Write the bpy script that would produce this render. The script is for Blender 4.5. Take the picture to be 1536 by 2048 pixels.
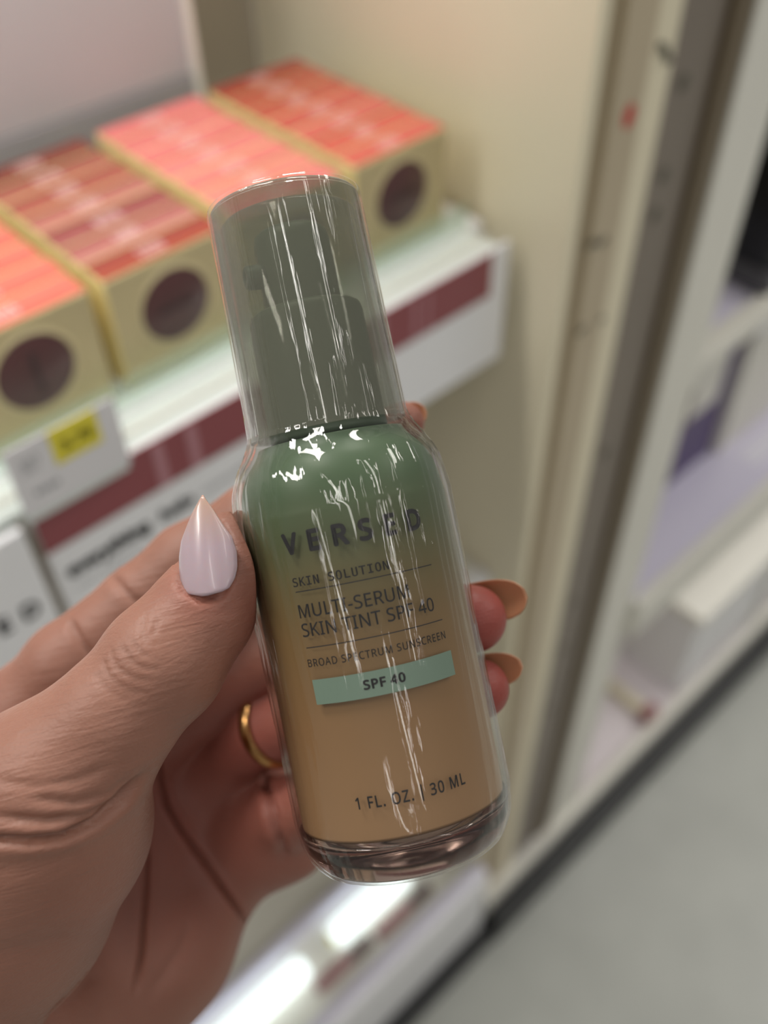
import bpy, bmesh, math, random
import numpy as np
from mathutils import Matrix, Vector, noise as mnoise

for o in list(bpy.data.objects):
    bpy.data.objects.remove(o, do_unlink=True)
scene = bpy.context.scene
COL = scene.collection
random.seed(7)

# ------------------------------------------------------------------ camera
F_PX = 1900.0
CAM = np.array([0.0, 0.0, 1.45])
_vx = np.array([3032.0, -2089.0, 1900.0]); _vz = np.array([60.0, 1750.0, 1900.0])
_ex = _vx / np.linalg.norm(_vx)
_ez = _vz - _ex * (_vz @ _ex); _ez /= np.linalg.norm(_ez)
_ey = np.cross(_ez, _ex)
if _ey[2] < 0: _ey = -_ey
MW = np.array([_ex, _ey, -_ez])            # world = MW @ (right, down, forward)
cam_data = bpy.data.cameras.new('camera')
cam = bpy.data.objects.new('camera', cam_data); COL.objects.link(cam)
cam_data.sensor_fit = 'VERTICAL'; cam_data.sensor_height = 36.0
cam_data.lens = F_PX / 2048.0 * 36.0
cam_data.clip_start = 0.01; cam_data.clip_end = 60.0
cam_data.dof.use_dof = True
cam_data.dof.focus_distance = 0.142
cam_data.dof.aperture_fstop = 33.4 / 3.4
cm = Matrix.Identity(4)
for i in range(3):
    cm[i][0] = MW[i][0]; cm[i][1] = -MW[i][1]; cm[i][2] = -MW[i][2]; cm[i][3] = CAM[i]
cam.matrix_world = cm
scene.camera = cam

# ------------------------------------------------------------------ world, ceiling lamps, exposure
world = bpy.data.worlds.new('store_ambient'); scene.world = world
world.use_nodes = True
bgn = world.node_tree.nodes['Background']
bgn.inputs[0].default_value = (1.0, 0.97, 0.93, 1); bgn.inputs[1].default_value = 0.18

def area_lamp(name, loc, sx, sy, power, col=(1.0, 0.97, 0.92)):
    l = bpy.data.lights.new(name, 'AREA'); l.shape = 'RECTANGLE'; l.size = sx; l.size_y = sy
    l.energy = power; l.color = col
    o = bpy.data.objects.new(name, l); COL.objects.link(o); o.location = loc
    return o
for x, y, sx, p in ((2.6, -0.6, 0.30, 20), (-1.6, 1.6, 0.30, 38), (0.0, 1.6, 0.30, 38), (1.6, 1.6, 0.30, 38)):   # wide ceiling fixtures at the aisle ends
    area_lamp('ceiling_lamp', (x, y, 3.3), sx, 1.25, p)
for x in (-2.4, -0.8, 0.8, 2.4):                       # rows of slim fluorescent tubes along the aisle
    for y in (-2.8, -0.9):
        area_lamp('ceiling_lamp', (x, y, 3.3), 0.09, 1.25, 4.2)

scene.view_settings.view_transform = 'Standard'
scene.view_settings.look = 'None'
scene.view_settings.gamma = 1.0
scene.view_settings.use_curve_mapping = False
scene.view_settings.exposure = 0.5
try:
    scene.cycles.max_bounces = 14; scene.cycles.transparent_max_bounces = 24
    scene.cycles.use_denoising = True
    scene.cycles.sample_clamp_indirect = 6.0
except Exception:
    pass

# ------------------------------------------------------------------ helpers
def lin(c):
    return tuple(((v / 255) / 12.92 if v / 255 <= 0.04045 else ((v / 255 + 0.055) / 1.055) ** 2.4) for v in c)

def new_mat(name):
    m = bpy.data.materials.new(name); m.use_nodes = True
    return m, m.node_tree.nodes, m.node_tree.links, m.node_tree.nodes['Principled BSDF']

def mat(name, rgb, rough=0.5, var=0.0, scale=40.0, bump=0.0, bump_scale=200.0, metal=0.0, spec=0.5, coat=0.0, emit=0.0, emit_rgb=None):
    m, N, L, b = new_mat(name)
    c = lin(rgb)
    b.inputs['Roughness'].default_value = rough; b.inputs['Metallic'].default_value = metal
    b.inputs['Specular IOR Level'].default_value = spec; b.inputs['Coat Weight'].default_value = coat
    tc = N.new('ShaderNodeTexCoord')
    nz = N.new('ShaderNodeTexNoise'); nz.inputs['Scale'].default_value = scale; nz.inputs['Detail'].default_value = 4
    L.new(tc.outputs['Object'], nz.inputs['Vector'])
    mx = N.new('ShaderNodeMix'); mx.data_type = 'RGBA'
    mx.inputs[6].default_value = (*[v * (1 - var) for v in c], 1); mx.inputs[7].default_value = (*[min(1, v * (1 + var)) for v in c], 1)
    L.new(nz.outputs['Fac'], mx.inputs[0]); L.new(mx.outputs[2], b.inputs['Base Color'])
    if bump:
        n2 = N.new('ShaderNodeTexNoise'); n2.inputs['Scale'].default_value = bump_scale
        L.new(tc.outputs['Object'], n2.inputs['Vector'])
        bp = N.new('ShaderNodeBump'); bp.inputs['Strength'].default_value = bump; bp.inputs['Distance'].default_value = 0.001
        L.new(n2.outputs['Fac'], bp.inputs['Height']); L.new(bp.outputs['Normal'], b.inputs['Normal'])
    if emit:
        b.inputs['Emission Color'].default_value = (*lin(emit_rgb or rgb), 1); b.inputs['Emission Strength'].default_value = emit
    return m

def clear_mat(name, tint, rough, spec, haze=0.0, haze_rgb=(120, 120, 110), bump=0.0, stretch=(1, 1, 1), bscale=300.0):
    """thin clear plastic: see-through, with a Fresnel reflection and a little milky haze"""
    m, N, L, b = new_mat(name)
    N.remove(b); out = N['Material Output']
    tr = N.new('ShaderNodeBsdfTransparent'); tr.inputs[0].default_value = (*tint, 1)
    gl = N.new('ShaderNodeBsdfGlossy'); gl.inputs['Roughness'].default_value = rough; gl.inputs[0].default_value = (1, 1, 1, 1)
    fr = N.new('ShaderNodeLayerWeight'); fr.inputs[0].default_value = 0.5
    pw = N.new('ShaderNodeMath'); pw.operation = 'POWER'; pw.inputs[1].default_value = 4.0
    f0 = ((spec - 1) / (spec + 1)) ** 2
    ma = N.new('ShaderNodeMath'); ma.operation = 'MULTIPLY_ADD'; ma.inputs[1].default_value = 0.75; ma.inputs[2].default_value = f0
    L.new(fr.outputs['Facing'], pw.inputs[0]); L.new(pw.outputs[0], ma.inputs[0])
    mx = N.new('ShaderNodeMixShader')
    L.new(ma.outputs[0], mx.inputs[0]); L.new(gl.outputs[0], mx.inputs[2])
    src = tr.outputs[0]
    if haze:
        df = N.new('ShaderNodeBsdfDiffuse'); df.inputs[0].default_value = (*lin(haze_rgb), 1)
        hz = N.new('ShaderNodeMixShader'); hz.inputs[0].default_value = haze
        L.new(tr.outputs[0], hz.inputs[1]); L.new(df.outputs[0], hz.inputs[2]); src = hz.outputs[0]
    L.new(src, mx.inputs[1]); L.new(mx.outputs[0], out.inputs[0])
    if bump:
        tc = N.new('ShaderNodeTexCoord'); mp = N.new('ShaderNodeMapping'); mp.inputs['Scale'].default_value = stretch
        nz = N.new('ShaderNodeTexNoise'); nz.inputs['Scale'].default_value = bscale; nz.inputs['Detail'].default_value = 3
        bp = N.new('ShaderNodeBump'); bp.inputs['Strength'].default_value = bump; bp.inputs['Distance'].default_value = 0.0006
        L.new(tc.outputs['Object'], mp.inputs[0]); L.new(mp.outputs[0], nz.inputs['Vector'])
        L.new(nz.outputs['Fac'], bp.inputs['Height']); L.new(bp.outputs['Normal'], gl.inputs['Normal']); L.new(bp.outputs['Normal'], fr.inputs['Normal'])
    return m

def link(name, me, material=None, parent=None, smooth=False):
    if material and not me.materials: me.materials.append(material)
    o = bpy.data.objects.new(name, me); COL.objects.link(o)
    if parent is not None: o.parent = parent
    if smooth:
        for p in me.polygons: p.use_smooth = True
    return o

def pymesh(name, v, f):
    me = bpy.data.meshes.new(name); me.from_pydata([tuple(p) for p in v], [], [tuple(q) for q in f]); me.update()
    return me

def box_mesh(name, x0, x1, y0, y1, z0, z1, bev=0.0, seg=2):
    bm = bmesh.new(); bmesh.ops.create_cube(bm, size=1.0)
    for v in bm.verts:
        v.co = Vector((x0 + (v.co.x + .5) * (x1 - x0), y0 + (v.co.y + .5) * (y1 - y0), z0 + (v.co.z + .5) * (z1 - z0)))
    if bev > 0:
        bmesh.ops.bevel(bm, geom=bm.edges[:], offset=bev, segments=seg, affect='EDGES', profile=0.5)
    me = bpy.data.meshes.new(name); bm.to_mesh(me); bm.free()
    return me

def box(name, x0, x1, y0, y1, z0, z1, material, parent=None, bev=0.0):
    return link(name, box_mesh(name, x0, x1, y0, y1, z0, z1, bev), material, parent)

def lathe_mesh(name, prof, seg=96, close_top=False, close_bot=False):
    v, f = [], []
    n = len(prof)
    for (r, z) in prof:
        for k in range(seg):
            a = 2 * math.pi * k / seg
            v.append((r * math.sin(a), -r * math.cos(a), z))
    for i in range(n - 1):
        for k in range(seg):
            k2 = (k + 1) % seg
            f.append((i * seg + k, i * seg + k2, (i + 1) * seg + k2, (i + 1) * seg + k))
    if close_bot: f.append(tuple(reversed(range(seg))))
    if close_top: f.append(tuple((n - 1) * seg + k for k in range(seg)))
    return pymesh(name, v, f)

def smooth_prof(pts, n=8):
    """Catmull-Rom resample of a lathe profile"""
    P = [np.array(p, float) for p in pts]; P = [2 * P[0] - P[1]] + P + [2 * P[-1] - P[-2]]
    out = []
    for i in range(1, len(P) - 2):
        for t in np.linspace(0, 1, n, endpoint=False):
            a, b, c, d = P[i - 1], P[i], P[i + 1], P[i + 2]
            q = 0.5 * ((2 * b) + (c - a) * t + (2 * a - 5 * b + 4 * c - d) * t ** 2 + (3 * b - 3 * c + d - a) * t ** 3)
            out.append((max(q[0], 0.0), q[1]))
    out.append(tuple(P[-2]))
    return out

def tag(o, label, cat=None, group=None, kind=None):
    if label: o['label'] = label
    if cat: o['category'] = cat
    if group: o['group'] = group
    if kind: o['kind'] = kind
    return o

def empty(name, loc=(0, 0, 0)):
    e = bpy.data.objects.new(name, None); COL.objects.link(e); e.location = loc; e.empty_display_size = 0.01
    return e

FONTS = {}
for key_, fn_ in (('sans', 'NotoSansMath-Regular.woff2'), ('mono', 'DejaVuSansMono.woff2')):      # typefaces that ship with Blender itself
    try:
        import os
        FONTS[key_] = bpy.data.fonts.load(os.path.join(bpy.utils.resource_path('LOCAL'), 'datafiles', 'fonts', fn_))
    except Exception:
        FONTS[key_] = None
CAPS = {}
def text_geo(s, spacing=1.0, bold=0.0, font='sans'):
    """flat triangulated letters, normalised to width 0..1 and cap height 0..1"""
    cu = bpy.data.curves.new('letters', 'FONT'); cu.body = s; cu.size = 1.0; cu.space_character = spacing; cu.resolution_u = 4
    if FONTS.get(font): cu.font = FONTS[font]
    ob = bpy.data.objects.new('letters', cu); COL.objects.link(ob)
    dg = bpy.context.evaluated_depsgraph_get(); dg.update()
    me = bpy.data.meshes.new_from_object(ob.evaluated_get(dg))
    v = np.array([p.co[:] for p in me.vertices]); f = [tuple(p.vertices) for p in me.polygons]
    bpy.data.objects.remove(ob); bpy.data.curves.remove(cu); bpy.data.meshes.remove(me)
    if s != 'H' and font not in CAPS:
        q, _ = text_geo('H', font=font); CAPS[font] = float(q[:, 1].max())
    H = CAPS.get(font, 1.0)
    if bold:                                        # heavier strokes: the outline laid down again, slightly shifted
        n = len(v); vs, fs = [v], list(f)
        for dx, dy in ((-1, 0), (1, 0), (0, -1), (0, 1), (.7, .7), (-.7, .7), (.7, -.7), (-.7, -.7)):
            fs += [tuple(i + n * len(vs) for i in q) for q in f]; vs.append(v + np.array([dx * bold, dy * bold, 0]))
        v = np.concatenate(vs); f = fs
        H += 2 * bold
    x0, x1 = v[:, 0].min(), v[:, 0].max()
    return np.stack([(v[:, 0] - x0) / (x1 - x0), (v[:, 1] + bold) / H], 1), f

def wall_text(name, s, x0, x1, z0, h, y, material, parent=None, spacing=1.0, bold=0.0):
    v, f = text_geo(s, spacing, bold)
    return link(name, pymesh(name, [(x0 + a * (x1 - x0), y, z0 + b * h) for a, b in v], f), material, parent)

def cpt(px, py, dep):       # a point of the place seen along a line of sight, in camera axes
    return np.array([(px - 768.0) / F_PX * dep, (py - 1024.0) / F_PX * dep, dep])
def w(p): return CAM + MW @ np.asarray(p)

# ------------------------------------------------------------------ materials
M = {}
M['floor'] = mat('store_floor', (178, 180, 173), 0.36, 0.16, 9.0)
M['cream'] = mat('cream_panel', (226, 217, 190), 0.45, 0.03, 8.0)
M['taupe'] = mat('taupe_back_panel', (160, 150, 132), 0.6, 0.04, 8.0)
M['white'] = mat('white_plastic', (236, 236, 238), 0.35, 0.02, 15.0)
M['whiteback'] = mat('white_riser', (178, 174, 175), 0.45, 0.02, 10.0)
M['warmwhite'] = mat('warm_white_metal', (224, 222, 212), 0.4, 0.03, 12.0)
M['beige'] = mat('beige_metal', (186, 172, 146), 0.45, 0.05, 10.0)
M['greymetal'] = mat('grey_metal', (124, 114, 103), 0.42, 0.06, 14.0)
M['brownmetal'] = mat('brown_metal_edge', (100, 86, 64), 0.45, 0.05, 14.0)
M['mint'] = mat('mint_acrylic', (222, 230, 225), 0.12, 0.02, 15.0, coat=0.4)
M['maroon'] = mat('maroon_print', (140, 66, 72), 0.28, 0.03, 20.0)
M['rose'] = mat('rose_print', (178, 124, 132), 0.28, 0.03, 20.0)
M['black'] = mat('black_rubber', (22, 22, 25), 0.45, 0.08, 20.0)
M['gloss_black'] = mat('black_gloss', (16, 20, 22), 0.25, 0.05, 20.0)
M['ink'] = mat('black_ink', (22, 20, 22), 0.5)
M['greyink'] = mat('grey_ink', (140, 142, 146), 0.5)
M['kraft'] = mat('kraft_board', (196, 180, 138), 0.5, 0.05, 60.0)
M['kraftside'] = mat('yellow_board', (240, 224, 164), 0.5, 0.04, 60.0)
M['swatch'] = mat('wine_swatch', (84, 52, 52), 0.3, 0.1, 40.0)
M['swatchink'] = mat('wine_swatch_ink', (58, 36, 38), 0.4)
M['paper'] = mat('white_paper', (222, 220, 222), 0.6, 0.02, 40.0)
M['yellow'] = mat('yellow_paper', (226, 212, 62), 0.6, 0.04, 40.0)
M['olive_ink'] = mat('olive_ink', (160, 152, 60), 0.6)
M['pinkwhite'] = mat('pinkish_white', (226, 218, 222), 0.35, 0.03, 10.0)
M['lilac'] = mat('lilac_white', (212, 208, 226), 0.3, 0.03, 10.0)
M['purple'] = mat('purple_carton', (76, 58, 104), 0.4, 0.12, 20.0)
M['red'] = mat('red_sticker', (190, 62, 54), 0.5)
M['scuff'] = mat('dark_scuff', (92, 88, 76), 0.6)
M['rosegold'] = mat('dusky_rose', (150, 96, 98), 0.4, 0.1, 30.0)
M['tube'] = mat('lit_tube', (236, 246, 246), 0.2, 0.0, 5.0, emit=1.0, emit_rgb=(236, 248, 248))

# ------------------------------------------------------------------ the setting
tag(box('floor', -3, 4, -3.5, 0.9, -0.05, 0.0, M['floor']), 'pale grey polished store floor', kind='structure')
tag(box('wall_back', -1.4, 0.425, 0.60, 0.63, 0.0, 1.75, M['taupe']), 'taupe back panel of the shelf bay', kind='structure')
tag(box('wall_back.001', 0.638, 2.6, 0.60, 0.63, 0.0, 1.75, M['warmwhite']), 'white back panel of the neighbouring bay', kind='structure')
tag(box('wall_right', 0.425, 0.434, 0.30, 0.60, 0.119, 1.75, M['cream'], bev=0.001), 'cream side partition closing the shelf bay', kind='structure')

post = empty('upright_post', (0.53, 0.3, 0.0))
def post_part(name, *a, bev=0.0015, m=None):
    o = box(name, *a, m, None, bev); o.parent = post; o.matrix_parent_inverse = Matrix.Translation((-0.53, -0.3, 0.0)); return o
post_part('back_column', 0.4345, 0.638, 0.325, 0.60, 0.119, 1.75, m=M['beige'])
post_part('edge_strip', 0.4345, 0.446, 0.304, 0.325, 0.119, 1.75, m=M['beige'])
post_part('front_plate', 0.446, 0.476, 0.298, 0.325, 0.119, 1.75, m=M['beige'])
post_part('front_plate', 0.478, 0.502, 0.300, 0.325, 0.119, 1.75, m=M['cream'])
post_part('slotted_channel', 0.503, 0.556, 0.303, 0.325, 0.119, 1.75, m=M['greymetal'])
post_part('channel_edge', 0.556, 0.578, 0.298, 0.325, 0.119, 1.75, m=M['brownmetal'])
post_part('white_trim', 0.579, 0.638, 0.296, 0.325, 0.119, 1.75, m=M['warmwhite'])
slot_me = lathe_mesh('slot', [(0.0001, 0.0), (0.0045, 0.0), (0.0048, 0.001), (0.0042, 0.0016), (0.0001, 0.0017)], 20)
for z in (1.208, 1.149, 1.121, 0.903, 0.702, 0.62, 0.50):
    o = link('screw_hole', slot_me, M['scuff'], post); o.rotation_euler = (math.pi / 2, 0, 0)
    o.matrix_parent_inverse = Matrix.Translation((-0.53, -0.3, 0.0)); o.location = (0.523, 0.3035, z); o.scale = (1, 1.2, 1)
for x, z, sx, r in ((0.447, 1.133, 1.6, 0.2), (0.458, 1.130, 1.5, 0.3), (0.452, 1.066, 1.5, 0.2), (0.473, 1.064, 1.0, 0.0), (0.488, 1.238, 2.2, -0.6), (0.494, 1.231, 1.6, -0.6)):
    o = link('scuff_mark', slot_me, M['scuff'], post); o.rotation_euler = (math.pi / 2, -r, 0)
    o.matrix_parent_inverse = Matrix.Translation((-0.53, -0.3, 0.0)); o.location = (x, 0.2995 if x > 0.477 else 0.298, z); o.scale = (sx * .7, .55, .5)
tag(post, 'grey and beige metal upright with screw holes beside the cream partition', 'post')
st = link('sticker_dot', lathe_mesh('sticker_dot', [(0.0001, 0.0), (0.0052, 0.0), (0.0054, 0.0003), (0.0001, 0.0004)], 24), M['red'])
st.rotation_euler = (math.pi / 2, 0, 0); st.location = (0.463, 0.2979, 1.208); st.scale = (1, 1.35, 1)
tag(st, 'small red round sticker on the beige upright', 'sticker')

# ------------------------------------------------------------------ main display shelf
shelf = empty('display_shelf', (0.0, 0.334, 1.10))
def sp(name, *a, m=None, bev=0.001, parent=None):
    o = box(name, *a, m, None, bev); o.parent = parent or shelf
    if parent is None: o.matrix_parent_inverse = Matrix.Translation((0.0, -0.334, -1.10))
    return o
sp('shelf_board', -0.6, 0.418, 0.362, 0.598, 1.112, 1.1335, m=M['white'])
sp('front_lip', -0.6, 0.405, 0.336, 0.361, 1.118, 1.1345, m=M['mint'], bev=0.003)
sp('glass_guard', -0.6, 0.405, 0.3635, 0.3665, 1.1345, 1.150, m=clear_mat('guard_acrylic', (0.9, 0.97, 0.93), 0.05, 1.45, 0.12, (215, 230, 222)))
sp('lip_groove', -0.6, 0.405, 0.344, 0.3465, 1.1345, 1.1365, m=M['warmwhite'], bev=0.0005)
fas = sp('fascia_panel', 0.0800, 0.412, 0.3335, 0.337, 1.046, 1.1345, m=M['white'])
fas.name = 'fascia_panel'
maro = sp('maroon_band', 0.0805, 0.395, 0.3325, 0.3336, 1.1030, 1.1342, m=M['maroon'], bev=0.0002)
for x0, x1 in ((0.1465, 0.1525), (0.1665, 0.1725), (0.300, 0.3045), (0.327, 0.330), (0.338, 0.3405)):
    sp('pale_stripe', x0, x1, 0.3321, 0.3326, 1.1036, 1.1324, m=M['rose'], bev=0.0001)
def st_text(name, *a, **k):
    o = wall_text(name, *a, **k); o.parent = shelf; o.matrix_parent_inverse = Matrix.Translation((0.0, -0.334, -1.10)); return o
st_text('lettering', 'everything', 0.0865, 0.1355, 1.0795, 0.0088, 0.3331, M['ink'], bold=0.06)
st_text('lettering', 'halo', 0.1420, 0.1640, 1.0795, 0.0088, 0.3331, M['greyink'], bold=0.05)
st_text('lettering', 'commit', 0.1690, 0.2010, 1.0815, 0.0052, 0.3331, M['greyink'])
tick_v, tick_f = [], []
for k in range(16):
    b = len(tick_v); x = 0.0885 + k * 0.0026; l = random.uniform(.0010, .0021); hh = random.uniform(.0015, .0026)
    tick_v += [(x, .3331, 1.0705), (x + l, .3331, 1.0705), (x + l, .3331, 1.0705 + hh), (x, .3331, 1.0705 + hh)]; tick_f.append((b, b + 1, b + 2, b + 3))
tk = link('fine_print', pymesh('fine_print', tick_v, tick_f), M['greyink'], shelf); tk.matrix_parent_inverse = Matrix.Translation((0.0, -0.334, -1.10))
tag(shelf, 'white display shelf with mint lip and maroon printed front strip', 'shelf')

sign = empty('shelf_sign', (0.0, 0.328, 1.05))
def sg(o): o.parent = sign; o.matrix_parent_inverse = Matrix.Translation((0.0, -0.328, -1.05)); return o
sg(box('sign_board', -0.30, 0.0735, 0.326, 0.331, 1.040, 1.132, M['white'], None, 0.001))
sg(box('sign_edge', 0.0738, 0.0765, 0.3285, 0.3335, 1.040, 1.132, M['greymetal'], None, 0.0006))
sg(wall_text('lettering', 'VERSED', -0.008, 0.0665, 1.0775, 0.0115, 0.3256, M['ink'], spacing=1.5, bold=0.03))
tag(sign, 'white shelf sign with black capital letters beside the maroon strip', 'sign')

price = empty('price_tag', (0.105, 0.331, 1.14))
def pr(o): o.parent = price; o.matrix_parent_inverse = Matrix.Translation((-0.105, -0.331, -1.14)); return o
pr(box('ticket', 0.0775, 0.1325, 0.3262, 0.3275, 1.136, 1.176, M['paper'], None, 0.0004))
pr(box('holder', 0.0785, 0.1315, 0.3277, 0.3345, 1.131, 1.150, M['mint'], None, 0.0006))
pr(box('yellow_patch', 0.0985, 0.1220, 0.3257, 0.3262, 1.1565, 1.1760, M['yellow'], None, 0.0002))
pr(wall_text('lettering', '3.79', 0.1025, 0.1185, 1.1620, 0.0065, 0.3255, M['olive_ink'], bold=0.02))
pr(wall_text('lettering', '307', 0.0825, 0.0920, 1.1600, 0.0080, 0.3260, M['greyink']))
pr(link('fine_print', pymesh('fine_print', [(0.0850 + a * .0032 + c * .0022, .3260, 1.1462 + d * .003) for a in range(4) for c, d in ((0, 0), (1, 0), (1, 1), (0, 1))], [(4 * a, 4 * a + 1, 4 * a + 2, 4 * a + 3) for a in range(4)]), M['greyink']))
tag(price, 'white shelf price tag with a bright yellow patch', 'price tag')

riser = empty('back_riser', (0.0, 0.52, 1.15))
def rs(o): o.parent = riser; o.matrix_parent_inverse = Matrix.Translation((0.0, -0.52, -1.15)); return o
rs(box('riser_panel', -0.6, 0.324, 0.530, 0.534, 1.206, 1.50, M['whiteback'], None, 0.0008))
rs(box('riser_edge', 0.324, 0.329, 0.526, 0.536, 1.134, 1.50, M['warmwhite'], None, 0.0008))
rs(box('lower_rail', -0.6, 0.324, 0.528, 0.536, 1.1340, 1.2055, mat('grey_rail', (150, 147, 148), 0.5, 0.03, 10.0), None, 0.0008))
tag(riser, 'pale grey upright back panel behind the boxed compacts', 'panel')

up_sh = empty('upper_shelf', (0.0, 0.36, 1.50))
def us(o): o.parent = up_sh; o.matrix_parent_inverse = Matrix.Translation((0.0, -0.36, -1.50)); return o
us(box('shelf_board', -0.6, 0.424, 0.37, 0.598, 1.510, 1.530, M['white'], None, 0.001))
us(box('front_edge', -0.6, 0.424, 0.35, 0.369, 1.480, 1.530, M['white'], None, 0.002))
us(box('lamp_housing', -0.5, 0.41, 0.372, 0.392, 1.494, 1.509, M['warmwhite'], None, 0.001))
tag(up_sh, 'white upper shelf with a lamp strip under its front edge', 'shelf')
sl = area_lamp('shelf_lamp', (-0.05, 0.382, 1.4925), 0.90, 0.014, 1.35, (1.0, 0.98, 0.95)); sl.rotation_euler = (0.30, 0, 0)

# ------------------------------------------------------------------ boxed compacts, four rows of seven
def grad_mat(name, a, b):
    m, N, L, bs = new_mat(name)
    bs.inputs['Roughness'].default_value = 0.25
    tc = N.new('ShaderNodeTexCoord'); sx = N.new('ShaderNodeSeparateXYZ'); mr = N.new('ShaderNodeMapRange')
    mr.inputs['From Min'].default_value = -0.009; mr.inputs['From Max'].default_value = 0.009
    mx = N.new('ShaderNodeMix'); mx.data_type = 'RGBA'
    mx.inputs[6].default_value = (*lin(a), 1); mx.inputs[7].default_value = (*lin(b), 1)
    L.new(tc.outputs['Object'], sx.inputs[0]); L.new(sx.outputs['Y'], mr.inputs['Value']); L.new(mr.outputs[0], mx.inputs[0]); L.new(mx.outputs[2], bs.inputs['Base Color'])
    return m
ROWS = [  # x centre, row name, (front..back) printed shades
    (0.119, 'coral', 'beside the price tag', [((226, 112, 96), (232, 132, 112))] * 7),
    (0.1975, 'brick red', 'second from the price tag',
     [((178, 84, 60), (150, 66, 58)), ((206, 140, 128), (158, 80, 76)), ((176, 104, 98), (140, 62, 60)), ((208, 142, 126), (156, 78, 68)),
      ((190, 112, 92), (150, 70, 60)), ((196, 122, 100), (132, 62, 52)), ((150, 84, 66), (120, 56, 48))]),
    (0.278, 'light pink', 'behind the bottle cap',
     [((240, 140, 134), (236, 132, 128)), ((242, 146, 134), (238, 150, 132)), ((232, 128, 124), (242, 152, 136)), ((240, 146, 136), (234, 132, 128)),
      ((230, 124, 118), (240, 142, 136)), ((238, 138, 132), (228, 120, 116)), ((232, 126, 122), (236, 134, 130))]),
    (0.358, 'deep coral', 'against the cream partition',
     [((216, 104, 90), (220, 112, 96)), ((222, 112, 92), (206, 92, 82)), ((208, 100, 86), (224, 120, 108)), ((204, 96, 84), (212, 104, 92)),
      ((206, 104, 84), (186, 84, 72)), ((200, 104, 80), (176, 76, 66)), ((176, 84, 62), (160, 66, 58))]),
]
BW, BH, BD = 0.0715, 0.0655, 0.0188
body_me = box_mesh('body', -BW / 2, BW / 2, -BD / 2, BD / 2, 0, BH, 0.0009)
body_me.materials.append(M['kraftside'])
top_me0 = box_mesh('top_print', -BW / 2 + .0006, BW / 2 - .0006, -BD / 2 + .0004, BD / 2 - .0004, BH - 0.0006, BH + 0.0003, 0.0002)
front_me = box_mesh('front_print', -BW / 2 + .0006, BW / 2 - .0006, -BD / 2 - 0.0003, -BD / 2 + 0.0004, 0.0006, BH - 0.0008, 0.0001); front_me.materials.append(M['kraft'])
disc_me = lathe_mesh('round_window', [(0.0001, 0.0009), (0.0188, 0.0009), (0.0196, 0.0004), (0.0200, 0.0)], 48); disc_me.materials.append(M['swatch'])
ring_me = lathe_mesh('window_rim', [(0.0202, 0.0), (0.0204, 0.0006), (0.0222, 0.0006), (0.0224, 0.0)], 48); ring_me.materials.append(mat('rim_board', (206, 192, 150), 0.5))
bar_me = box_mesh('swatch_print', -0.0015, 0.0015, -0.0003, 0.0003, -0.012, 0.012); bar_me.materials.append(M['swatchink'])
bar2_me = box_mesh('swatch_print', -0.011, 0.011, -0.0003, 0.0003, -0.0016, 0.0016); bar2_me.materials.append(M['swatchink'])
white_print = mat('white_print', (240, 206, 200), 0.4)
dash_me = []
for q in range(3):
    vv, ff = [], []
    x = -0.0065
    while x < 0.0065:
        l = random.uniform(0.0012, 0.0034)
        for (y0, y1) in ((-0.0048, -0.0026), (-0.0012, 0.0010), (0.0024, 0.0046)):
            b = len(vv); ll = l * random.uniform(.55, 1.0)
            vv += [(x, y0, 0), (x + ll, y0, 0), (x + ll, y1, 0), (x, y1, 0)]; ff.append((b, b + 1, b + 2, b + 3))
        x += l + 0.0006
    me = pymesh('white_print', vv, ff); me.materials.append(white_print); dash_me.append(me)
ORD = ['front', 'second', 'third', 'fourth', 'fifth', 'sixth', 'last']
for ri, (xc, nm, where, shades) in enumerate(ROWS):
    for k in range(7):
        y = 0.3745 + BD / 2 + k * 0.0200
        e = empty('compact_box', (xc + random.uniform(-.0006, .0006), y, 1.1337)); e.rotation_euler[2] = random.uniform(-.008, .008)
        bo = link('body', body_me, None, e)
        tm = top_me0.copy(); tm.materials.append(grad_mat('top_%s' % nm.replace(' ', '_'), *shades[k]))
        link('top_print', tm, None, e)
        pl = link('white_print', dash_me[k % 3], None, e); pl.location = (-0.0030, -0.0005, BH + 0.0004)
        if k == 0:
            link('front_print', front_me, None, e)
            d = link('round_window', disc_me, None, e, True); d.rotation_euler = (math.pi / 2, 0, 0); d.location = (0.0, -BD / 2 - 0.0003, 0.0365)
            r = link('window_rim', ring_me, None, e, True); r.rotation_euler = (math.pi / 2, 0, 0); r.location = (0.0, -BD / 2 - 0.0003, 0.0365)
            pb = link('swatch_print', bar_me if ri == 0 else bar2_me, None, e); pb.location = (0.0, -BD / 2 - 0.0013, 0.0365)
            lab = 'kraft box with round window, front of %s row %s' % (nm, where)
        else:
            lab = 'thin %s box, %s in the row %s' % (nm, ORD[k] + (' from front' if k < 6 else ' at back'), where)
        tag(e, lab, 'box', 'boxed compacts on the display shelf')

# ------------------------------------------------------------------ lower part of the bay
sh2 = empty('lower_shelf', (0.0, 0.33, 0.78))
def s2(o): o.parent = sh2; o.matrix_parent_inverse = Matrix.Translation((0.0, -0.33, -0.78)); return o
s2(box('shelf_board', -0.6, 0.424, 0.345, 0.598, 0.782, 0.80, M['warmwhite'], None, 0.001))
s2(box('front_edge', -0.6, 0.424, 0.328, 0.345, 0.770, 0.802, M['white'], None, 0.002))
tag(sh2, 'lower white shelf half hidden behind the bottle', 'shelf')

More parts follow.
